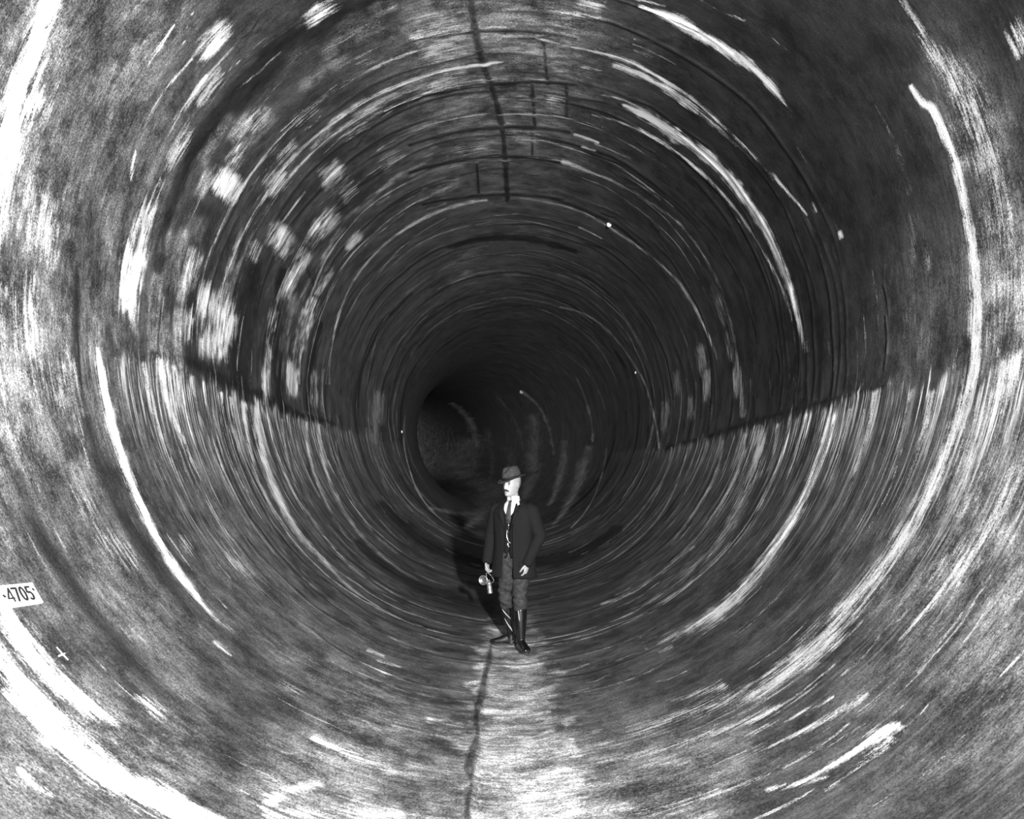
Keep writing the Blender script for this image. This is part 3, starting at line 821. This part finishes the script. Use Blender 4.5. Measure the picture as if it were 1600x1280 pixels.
# joints in world offset from the person's base (x right, y away from the camera, z up)
SH_L, EL_L, WR_L = U(.185, 0, 1.405), U(.262, .035, 1.15), U(.185, -.095, .885)
SH_R, EL_R, WR_R = U(-.185, 0, 1.405), U(-.262, .02, 1.15), U(-.262, -.075, .885)
HIP_L, KN_L, AN_L = Vector((.075, .02, .92)), Vector((.060, -.03, .52)), Vector((.070, -.02, .10))
HIP_R, KN_R, AN_R = Vector((-.055, .00, .92)), Vector((-.085, .06, .52)), Vector((-.025, .22, .11))
bm = bmesh.new()
head_bm(bm, TH_)
tube(bm, [U(0, .005, 1.42), U(0, -.005, 1.50), U(-.003, -.02, 1.56), U(-.004, -.03, 1.61)], [.062, .054, .053, .055], 20, side=U(1, 0, 0))
add_rings(bm, [ring(U(0, y, z), a, b, 28, (U(1, 0, 0), U(0, 1, 0))) for z, a, b, y in
               ((.86,.13,.10,.01),(.93,.155,.11,.01),(1.02,.145,.10,.0),(1.12,.135,.095,.0),(1.25,.15,.10,.0),(1.36,.16,.10,0),(1.43,.13,.085,0),(1.47,.07,.06,0))])
for sh, el, wr in ((SH_L, EL_L, WR_L), (SH_R, EL_R, WR_R)):
    tube(bm, [sh, sh.lerp(el, .5), el, el.lerp(wr, .5), wr], [.052, .047, .040, .034, .026], 16)
for hp, kn, an in ((HIP_L, KN_L, AN_L), (HIP_R, KN_R, AN_R)):
    tube(bm, [hp, hp.lerp(kn, .5), kn, kn.lerp(an, .4), an], [.085, .068, .050, .048, .034], 16)
hand_bm(bm, WR_L, U(-.10, -.06, -1), U(.15, 1, 0), U(-1, 0, -.1), (.50, .55, .62, .70), -1, .92)   # free hand, fingers half closed
hand_bm(bm, WR_R, U(.0, -.05, -1), U(0, 1, 0), U(1, 0, 0), (.85, .90, .95, 1.0), -1, .92)             # hand closed on the lamp's bail
for an, d in ((AN_L, Vector((.07, -.22, 0))), (AN_R, Vector((-.17, .015, 0)))):
    tube(bm, [Vector((an.x, an.y, .06)), Vector((an.x, an.y, .05)) + d * .4, Vector((an.x, an.y, .035)) + d * .68], [.028, .026, .016], 14, flat=.6)
person = finish('person', bm, M_skin, remesh=0.0045)
person.location = (OX, OY, 0)
person['label'] = 'man in felt hat, dark suit and black boots standing in the tunnel, lamp in hand'
person['category'] = 'person'

# eyes, brows, moustache, hair
for sx in (-1, 1):
    b = bmesh.new(); bmesh.ops.create_uvsphere(b, u_segments=14, v_segments=8, radius=.0105)
    finish('eye', b, M_eye, person, TH_ @ Matrix.Translation((sx * .030, -.073, .006)) @ Matrix.Diagonal((1.3, .7, .62, 1)))
    b = bmesh.new(); tube(b, [(sx * .012, -.093, .024), (sx * .030, -.090, .030), (sx * .050, -.074, .026)], [.0035, .0045, .003], 8)
    finish('eyebrow', b, M_must, person, TH_)
b = bmesh.new()
tube(b, [(-.036, -.078, -.070), (-.020, -.093, -.060), (0, -.100, -.056), (.020, -.093, -.060), (.036, -.078, -.070)], [.004, .009, .009, .009, .004], 10)
finish('moustache', b, M_must, person, TH_)
b = bmesh.new()
rr = []
for z, a, f in ((-.050, .062, .066), (-.030, .0715, .084), (0, .0775, .100), (.035, .079, .104), (.060, .079, .103)):
    rr.append(ring((0, .004, z), a, f, 24, None, 2.0, math.radians(28), math.radians(152), closed=False))
add_rings(b, rr, closed=False)
finish('hair', b, M_hair, person, TH_, solid=.006)

# hat: dented crown, ribbon, curved brim
TILT = TH_ @ Matrix.Translation((0, .0, .052)) @ Matrix.Rotation(math.radians(8), 4, 'X') @ Matrix.Rotation(math.radians(-7), 4, 'Y')
b = bmesh.new(); rr = []
for z, s in ((0, 1.0), (.02, 1.0), (.05, .97), (.08, .92), (.105, .84), (.122, .70), (.124, .45), (.112, .18)):
    r = ring((0, .006, z), .086 * s, .106 * s, 40, None, 2.15)
    for k, p in enumerate(r):
        a = 2 * math.pi * k / 40
        if z > .04: p.z -= .028 * (z / .12) * max(0, -math.sin(a)) ** 2; 
        if z > .07: p.x *= 1 - .30 * max(0, -math.sin(a)) ** 3
        if z > .10: p.z -= .016 * math.exp(-(p.x / .025) ** 2)
    rr.append(r)
add_rings(b, rr)
crown = finish('hat_crown', b, M_hat, person, TILT)
b = bmesh.new()
add_rings(b, [ring((0, .006, z), .0875, .1075, 40, None, 2.15) for z in (.004, .014, .026)], cap=False)
finish('hat_band', b, M_band, person, TILT, solid=.003)
b = bmesh.new(); rr = []
for s in (0, .35, .7, 1.0):
    r = ring((0, .004, .003), .084 + .050 * s, .104 + .060 * s, 48)
    for k, p in enumerate(r):
        a = 2 * math.pi * k / 48
        p.z += s * (.020 * abs(math.cos(a)) ** 2 - .016 * max(0, -math.sin(a)) - .004)
    rr.append(r)
add_rings(b, rr, cap=False)
finish('hat_brim', b, M_hat, person, TILT, solid=.005)

# shirt, collar, tie, vest
def shell(rows, n, gap, front=-math.pi / 2, p=2.2):
    """open-fronted shell: rows of (z, rx, ry, y0, half gap in degrees)"""
    out = []
    for z, rx, ry, y0, g in rows:
        g = math.radians(g)
        out.append(ring((0, y0, z), rx, ry, n, None, p, front + g, front + 2 * math.pi - g, closed=False))
    return out
b = bmesh.new()
add_rings(b, shell([(1.22,.146,.098,0,0),(1.32,.156,.108,0,0),(1.40,.146,.102,0,0),(1.45,.110,.086,0,0),(1.485,.075,.068,-.004,0),(1.50,.064,.062,-.006,0)], 40, 0), closed=False)
finish('shirt', b, M_shirt, person, TU, solid=.003)
b = bmesh.new()
rr = [ring((0, -.010 - .5 * (z - 1.49) * .4, z), a, a * .98, 40, None, 2.0, math.radians(-90 + g), math.radians(270 - g), closed=False)
      for z, a, g in ((1.488, .067, 7), (1.515, .063, 5), (1.545, .061, 9))]
add_rings(b, rr, closed=False)
finish('collar', b, M_shirt, person, TU, solid=.004)
b = bmesh.new()
pts = [(0, -.080, 1.503), (0, -.094, 1.480), (0, -.114, 1.43), (0, -.127, 1.38), (0, -.130, 1.33), (0, -.128, 1.28)]
add_rings(b, [ring(q, w, .007, 16, None, 3) for q, w in zip(pts, (.017, .014, .019, .024, .027, .022))])
finish('necktie', b, M_tie, person, TU)
b = bmesh.new()
add_rings(b, shell([(.93,.178,.128,0,6),(1.0,.172,.126,0,.8),(1.1,.166,.124,0,.8),(1.2,.168,.124,0,.8),(1.30,.174,.126,0,.8),(1.345,.172,.126,0,5),(1.38,.166,.122,0,13),
                    (1.42,.145,.110,0,27),(1.455,.105,.090,.002,45),(1.475,.082,.078,.006,60)], 48, 0), closed=False)
vest = finish('vest', b, M_vest, person, TU, solid=.005)
for z in (1.33, 1.26, 1.19, 1.12, 1.05):
    b = bmesh.new(); bmesh.ops.create_uvsphere(b, u_segments=12, v_segments=8, radius=.0075)
    finish('button', b, M_metal if z in (1.26, 1.05) else M_black, vest, TU @ Matrix.Translation((0, -.1305 + (.0 if z > 1.1 else .002), z)) @ Matrix.Diagonal((1, .5, 1, 1)))
b = bmesh.new()
tube(b, [(-.012, -.135, 1.21), (-.016, -.137, 1.17), (-.010, -.137, 1.13), (.004, -.137, 1.10), (.022, -.133, 1.085)], [.003] * 5, 8, sub=5)
tube(b, [(-.004, -.135, 1.085), (-.004, -.137, 1.06)], [.006, .009], 10)
finish('watch_chain', b, M_metal, person, TU)

# coat: open-fronted body, lapels, collar, sleeves, pockets
def drape(rr, amp=.006):
    for r in rr:
        for k, p in enumerate(r):
            f = max(0, (1.25 - p.z) / .5)
            a = math.atan2(p.y, p.x)
            s = 1 + amp * 4 * f * math.sin(5 * a + 3 * p.z) + amp * 1.5 * math.sin(11 * a + 9 * p.z)
            p.x *= s; p.y *= s
    return rr
b = bmesh.new()
add_rings(b, drape(shell([(.735,.232,.172,.012,13),(.80,.226,.168,.012,12.5),(.90,.214,.160,.010,12),(1.0,.202,.152,.006,11.5),(1.1,.196,.148,.004,11),(1.2,.202,.148,.002,10.5),
                    (1.30,.212,.146,0,12),(1.36,.216,.142,0,17),(1.41,.206,.132,0,27),(1.445,.172,.116,.002,38),(1.475,.118,.098,.006,48),(1.500,.080,.080,.012,60)], 64, 0, p=2.3)), closed=False)
coat = finish('coat', b, M_coat, person, TU, solid=.009, sub=1)
for sx in (-1, 1):
    b = bmesh.new()
    V = [(.034,-.148,1.215),(.070,-.152,1.30),(.112,-.140,1.375),(.088,-.136,1.40),(.108,-.120,1.425),(.078,-.092,1.478),(.066,-.084,1.470),(.050,-.128,1.36),(.030,-.146,1.27)]
    f = [b.verts.new((sx * x, y - .008, z)) for x, y, z in V]
    b.faces.new((f[0], f[1], f[7], f[8])); b.faces.new((f[1], f[2], f[3], f[7])); b.faces.new((f[3], f[4], f[5], f[7])); b.faces.new((f[5], f[6], f[7]))
    finish('lapel', b, M_coat, coat, TU, solid=.006)
b = bmesh.new()
add_rings(b, [ring((0, .004 + dy, z), a, a * .95, 40, None, 2, math.radians(-20), math.radians(200), closed=False)
              for z, a, dy in ((1.470, .098, .012), (1.515, .078, .010), (1.530, .073, .008), (1.505, .088, .014))], closed=False)
finish('coat_collar', b, M_coat, coat, TU, solid=.006)
for sh, el, wr in ((SH_L, EL_L, WR_L), (SH_R, EL_R, WR_R)):
    b = bmesh.new()
    inn = sh + (Vector((0, 0, 0)) - Vector((sh.x, sh.y, 0))) * .22
    P = [inn, sh + Vector((0, 0, .0)), sh.lerp(el, .35), sh.lerp(el, .7), el, el.lerp(wr, .35), el.lerp(wr, .7), wr + (wr - el).normalized() * .005]
    RA = [.066, .078, .076, .070, .066, .061, .057, .053]
    tube(b, P, RA, 24, sub=4)
    for v in b.verts:                      # creases at the elbow and wrist
        d = (v.co - el).length
        v.co += (v.co - (el if d < .2 else v.co)) * (.05 * math.sin(d * 95) * math.exp(-(d / .12) ** 2))
    finish('sleeve', b, M_coat, coat)
    b = bmesh.new(); dr = (wr - el).normalized()
    tube(b, [wr - dr * .03, wr + dr * .012], [.040, .036], 20)
    finish('shirt_cuff', b, M_shirt if sh is SH_R else M_coat, person)
for sx in (-1, 1):
    b = bmesh.new()
    r1 = ring((0, .011, .905), .219, .167, 14, None, 2.3, math.radians(-90 + sx * 28), math.radians(-90 + sx * 62), closed=False)
    r2 = ring((0, .012, .855), .229, .176, 14, None, 2.3, math.radians(-90 + sx * 28), math.radians(-90 + sx * 62), closed=False)
    add_rings(b, [r1, r2], closed=False)
    finish('pocket_flap', b, M_coat, coat, TU, solid=.006)

# breeches and boots
b = bmesh.new()
add_rings(b, [ring((0, .012, z), a, c, 32, None, 2.3) for z, a, c in ((.80,.10,.085),(.85,.165,.125),(.90,.176,.130),(.96,.170,.122),(1.02,.162,.116))])
finish('breeches_seat', b, M_trous, person, TU)
for hp, kn, an, s in ((HIP_L, KN_L, AN_L, 1), (HIP_R, KN_R, AN_R, -1)):
    b = bmesh.new()
    low = kn.lerp(an, .28)
    P = [hp + Vector((0, 0, .06)), hp.lerp(kn, .3), hp.lerp(kn, .62), kn + Vector((0, 0, .07)), kn, kn.lerp(an, .12), low]
    tube(b, P, [.108, .100, .084, .076, .070, .074, .058], 28, sub=5)
    for v in b.verts:
        z = v.co.z
        if z < .78:
            k = math.sin(z * 78 + 2.2 * math.atan2(v.co.y - kn.y, v.co.x - kn.x)) * .007 * min(1, (.78 - z) * 5)
            d = Vector((v.co.x - kn.x, v.co.y - kn.y, 0))
            if d.length > 1e-4: v.co += d.normalized() * k
    finish('breeches_leg', b, M_trous, person)
def boot(kn, an, d, toe_l):
    """boot from below the knee to the sole, toe along d"""
    d = d.normalized(); sd = Vector((-d.y, d.x, 0))
    top = kn.lerp(an, .24); base_ = Vector((an.x, an.y, 0.012))
    b = bmesh.new()
    ax = Vector((1, 0, 0)), Vector((0, 1, 0))
    rr = []
    for f, r in ((0, .066), (.1, .064), (.3, .062), (.55, .055), (.8, .046), (1.0, .042)):
        c = top.lerp(an, f); wv = 1 + .04 * math.sin(f * 25)
        rr.append(ring(c, r * wv, r * wv, 28, (d, sd)))
    rr.append(ring(Vector((an.x, an.y, .075)) + d * .008, .060, .042, 28, (d, sd)))
    rr.append(ring(Vector((an.x, an.y, .035)) + d * .01, .062, .040, 28, (d, sd)))
    rr.append(ring(base_ + d * .01, .058, .038, 28, (d, sd)))
    add_rings(b, rr)
    P = [base_ - d * .030 + Vector((0, 0, .038)), base_ + d * .05 + Vector((0, 0, .050)), base_ + d * .11 + Vector((0, 0, .036)), base_ + d * .17 + Vector((0, 0, .028)), base_ + d * toe_l + Vector((0, 0, .022))]
    add_rings(b, [ring(q, w, h, 20, (sd, Vector((0, 0, 1))), 2.4) for q, w, h in zip(P, (.036, .040, .046, .046, .026), (.034, .046, .033, .025, .016))])
    o = finish('boot', b, M_boot, person, remesh=.004)
    b = bmesh.new()
    n = 30; out = []
    for z in (0.0, .013):
        r = []
        for k in range(n):
            a = 2 * math.pi * k / n; c, s_ = math.cos(a), math.sin(a)
            r.append(Vector((an.x, an.y, z + .002)) + d * (.075 + c * .125) + sd * s_ * (.043 + .006 * c))
        out.append(r)
    add_rings(b, out)
    add_rings(b, [ring(Vector((an.x, an.y, z)) - d * .012, .036, .034, 18, (d, sd)) for z in (-.0, .022)])
    finish('boot_sole', b, M_black, o)
    return o
bl = boot(KN_L, AN_L, Vector((.07, -.22, 0)), .21)
br = boot(KN_R, AN_R, Vector((-.19, .02, 0)), .21)
# painted highlights: pale patches in place of glints down the wet boots
def glint_patch(pts, wds, off):
    b = bmesh.new()
    add_rings(b, [ring(q, w, .004, 10, (Vector((1, 0, 0)), Vector((0, 1, 0)))) for q, w in zip(pts, wds)])
    return finish('boot_glint', b, M_glint, off)
def onboot(kn, an, f, a, r):
    c = kn.lerp(an, f); return c + Vector((math.sin(a) * r, -math.cos(a) * r, 0))
def rb_(f): return float(np.interp(f, (.24, .32, .47, .66, .85, 1), (.066, .064, .062, .055, .046, .042))) - .001
for kn, an, o, runs in ((KN_R, AN_R, br, (((.30, -.9, .004), (.38, -.5, .013), (.48, -.05, .010), (.56, .3, .003)), ((.54, -.8, .003), (.66, -.45, .011), (.80, 0, .011), (.90, .3, .003)))),
                        (KN_L, AN_L, bl, (((.26, -.35, .004), (.36, -.25, .006), (.46, -.2, .007), (.52, -.1, .003)),))):
    for run in runs:
        fs = np.linspace(run[0][0], run[-1][0], 9)
        glint_patch([onboot(kn, an, f, float(np.interp(f, [q[0] for q in run], [q[1] for q in run])), rb_(f)) for f in fs],
              [float(np.interp(f, [q[0] for q in run], [q[2] for q in run])) for f in fs], o)

# ------------------------------------------------------------------ hand lamp hanging from the right hand
lx, ly = OX - .252, OY - .03
lampo = bpy.data.objects.new('hand_lamp', None); COL.objects.link(lampo)
grip = Vector((OX, OY, 0)) + WR_R + Vector((.0, -.004, -.122))
lampo.location = (grip.x + .030, grip.y, .56)
lampo['label'] = 'shiny metal hand lamp with a round reflector, hanging from the fingers of the man'
lampo['category'] = 'lamp'
H = grip.z - .56
def lathe(name, prof, m, parent, T=None, n=28):
    b = bmesh.new()
    add_rings(b, [ring((0, 0, z), r, r, n) for z, r in prof])
    return finish(name, b, m, parent, T)
TL = Matrix.Rotation(math.radians(-7), 4, 'Y')
canister = lathe('canister', [(0,.024),(.003,.027),(.012,.0275),(.016,.025),(.05,.025),(.054,.0265),(.058,.025),(.095,.025),(.10,.028),(.106,.028),(.11,.024),(.122,.019),(.128,.012)], M_metal, lampo, TL)
lathe('filler_cap', [(.126,.012),(.134,.013),(.140,.012),(.142,.004)], M_metal_d, canister, TL)
b = bmesh.new()
tube(b, [(-.004,0,.112), (-.030,0,.118), (-.046,0,.128)], [.007,.006,.005], 10)
finish('burner_tube', b, M_metal, lampo)
rc = Vector((-.070, -.012, .135)); TR = Matrix.Translation(rc) @ Matrix.Rotation(math.radians(-25), 4, 'Z') @ Matrix.Rotation(math.radians(90), 4, 'X')
b = bmesh.new()
add_rings(b, [ring((0, 0, z), r, r, 32) for z, r in ((-.018,.006),(-.017,.018),(-.010,.034),(0,.044),(.004,.047),(.004,.044),(-.001,.040),(-.010,.030),(-.014,.016),(-.015,.004))])
reflector = finish('reflector', b, M_metal_d, lampo, TR)
b = bmesh.new()
rim = [Vector((math.cos(a) * .046, math.sin(a) * .046, .003)) for a in np.linspace(0, 2 * math.pi, 33)]
add_rings(b, [ring(p, .0035, .0035, 8, (p.normalized(), Vector((0, 0, 1)))) for p in rim], cap=False)
finish('rim', b, M_metal, reflector, TR)
b = bmesh.new(); tube(b, [(0,0,-.016),(0,0,.006)], [.005,.003], 8)
finish('burner_tip', b, M_black, reflector, TR)
b = bmesh.new()
gx = -.030
tube(b, [(-.024,0,.105), (-.040,0,.128), (-.038,0,H-.03), (gx-.012,0,H), (gx+.012,0,H), (.012,0,H-.03), (.034,0,.135), (.022,0,.105)], [.0032]*8, 8, sub=4)
finish('bail_handle', b, M_metal_d, lampo)

# ------------------------------------------------------------------ number plate on the left wall and small marks
cor = [hit(-6, 917), hit(48, 912), hit(66, 943), hit(14, 951)]       # top left, top right, bottom right, bottom left
def plate(u, v, inset):
    t = [c[0] for c in cor]; y = [c[1] for c in cor]
    th = (t[0]*(1-u)+t[1]*u)*(1-v) + (t[3]*(1-u)+t[2]*u)*v
    Y = (y[0]*(1-u)+y[1]*u)*(1-v) + (y[3]*(1-u)+y[2]*u)*v
    return bore(th, Y, inset)
b = bmesh.new(); g = []
for lay in (-.012, .010):
    g.append([[b.verts.new(plate(i / 12, j / 6, lay)) for i in range(13)] for j in range(7)])
for q, lay in enumerate(g):
    for j in range(6):
        for i in range(12):
            f = (lay[j][i], lay[j][i+1], lay[j+1][i+1], lay[j+1][i])
            b.faces.new(f if q else f[::-1])
edge_ = [(0, i) for i in range(13)] + [(j, 12) for j in range(1, 7)] + [(6, i) for i in range(11, -1, -1)] + [(j, 0) for j in range(5, 0, -1)]
for k in range(len(edge_)):
    a, c = edge_[k], edge_[(k + 1) % len(edge_)]
    b.faces.new((g[0][a[0]][a[1]], g[0][c[0]][c[1]], g[1][c[0]][c[1]], g[1][a[0]][a[1]]))
sign = finish('number_plate', b, M_paint)
sign.data.polygons.foreach_set('use_smooth', [False] * len(sign.data.polygons))
sign['label'] = 'white plate numbered 4705 fixed low on the left wall of the tunnel'
sign['category'] = 'sign'
def bars(name, polys, m, parent, inset, depth):
    b = bmesh.new()
    for poly in polys:
        lo = [b.verts.new(plate(u, v, inset)) for u, v in poly]; hi = [b.verts.new(plate(u, v, inset + depth)) for u, v in poly]
        n = len(poly); b.faces.new(hi); b.faces.new(lo[::-1])
        for k in range(n): b.faces.new((lo[k], lo[(k+1) % n], hi[(k+1) % n], hi[k]))
    o = finish(name, b, m, parent); o.data.polygons.foreach_set('use_smooth', [False] * len(o.data.polygons)); return o
def path(pts, w, asp):
    """stroked polyline in plate coordinates; asp = plate height / width so strokes keep their weight"""
    out = []
    for (a, c), (d, e) in zip(pts[:-1], pts[1:]):
        dx, dy = d - a, (e - c) * asp; l = math.hypot(dx, dy) or 1
        nx, ny = -dy / l * w, dx / l * w / asp; ex, ey = dx / l * w * .5, dy / l * w * .5 / asp
        out.append([(a - nx - ex, c - ny - ey), (d - nx + ex, e - ny + ey), (d + nx + ex, e + ny + ey), (a + nx - ex, c + ny - ey)])
    return out
def arc(cx, cy, rx, ry, a0, a1, n=12):
    return [(cx + rx * math.cos(math.radians(a0 + (a1 - a0) * k / n)), cy + ry * math.sin(math.radians(a0 + (a1 - a0) * k / n))) for k in range(n + 1)]
def G(x, pts): return [(x + a * .145, .16 + c * .62) for a, c in pts]
gl = {
 'digit_four': [G(.10, [(.85, 1), (.85, 0)]), G(.10, [(.85, 0), (-.08, .74)]), G(.10, [(-.08, .74), (1.1, .74)])],
 'digit_seven': [G(.295, [(0, .04), (.95, .04)]), G(.295, [(.95, .04), (.35, 1)])],
 'digit_zero': [[(x, y) for x, y in arc(.50 + .066, .47, .062, .30, 0, 360, 20)]],
 'digit_five': [G(.69, [(.95, .04), (.15, .04)]), G(.69, [(.15, .04), (.08, .45)]), [(x, y) for x, y in arc(.69 + .065, .60, .062, .175, -125, 140, 14)]],
 'dash': [[(.0, .44), (.025, .52)]],
 'dash.001': [[(.90, .30), (.925, .36)]]}
for nm, strokes in gl.items():
    pl = []
    for st in strokes: pl += path(st, ((.022 if nm == 'digit_four' else .030) if 'dash' not in nm else .03), .62)
    for k, q in enumerate(pl): pass
    bars(nm, pl, M_black, sign, .0095, .002)

def cross_mark():
    b = bmesh.new()
    for p, q, w in (((89, 1011), (107, 1031), .0035), ((92, 1025), (106, 1019), .0035)):
        (t0, y0), (t1, y1) = hit(*p), hit(*q)
        A = bore(t0, y0, .001); Bq = bore(t1, y1, .001)
        d = (Bq - A).normalized(); nrm = Vector((A.x - X0, 0, A.z - R)).normalized(); s = d.cross(nrm)
        lo = []
        for k in (-.006, .001):
            lo.append([b.verts.new(A + s * w * sg - nrm * k + d * e) for sg, e in ((-1, 0), (1, 0))] + [b.verts.new(Bq + s * w * sg - nrm * k) for sg in (1, -1)])
        b.faces.new(lo[0][::-1]); b.faces.new(lo[1])
        for k in range(4): b.faces.new((lo[0][k], lo[0][(k+1) % 4], lo[1][(k+1) % 4], lo[1][k]))
    o = finish('painted_cross', b, M_paint)
    o['label'] = 'small white cross painted on the left wall below the number plate'
    o['category'] = 'mark'
cross_mark()
# small white nodules on the vault and walls
for px, py, r, lab in ((952, 350, 4.2, 'largest white nodule on the vault, up and to the right of the man'),
                       (815, 612, 3.4, 'white nodule high above the hat of the man, far down the bore'),
                       (627, 675, 2.2, 'small white nodule on the far left wall, level with the top of the hat'),
                       (994, 582, 2.0, 'small white nodule on the right haunch, beyond the long streaks')):
    t, y = hit(px, py); rad = r * y / F
    b = bmesh.new(); bmesh.ops.create_icosphere(b, subdivisions=3, radius=rad)
    for v in b.verts: v.co *= 1 + .18 * math.sin(v.co.x / rad * 3 + 1) * math.cos(v.co.y / rad * 2.4 + v.co.z / rad * 2)
    o = finish('white_nodule', b, M_nodule); o.location = bore(t, y, rad * .1)
    o['label'] = lab; o['category'] = 'lime deposit'; o['group'] = 'white nodules on the vault'
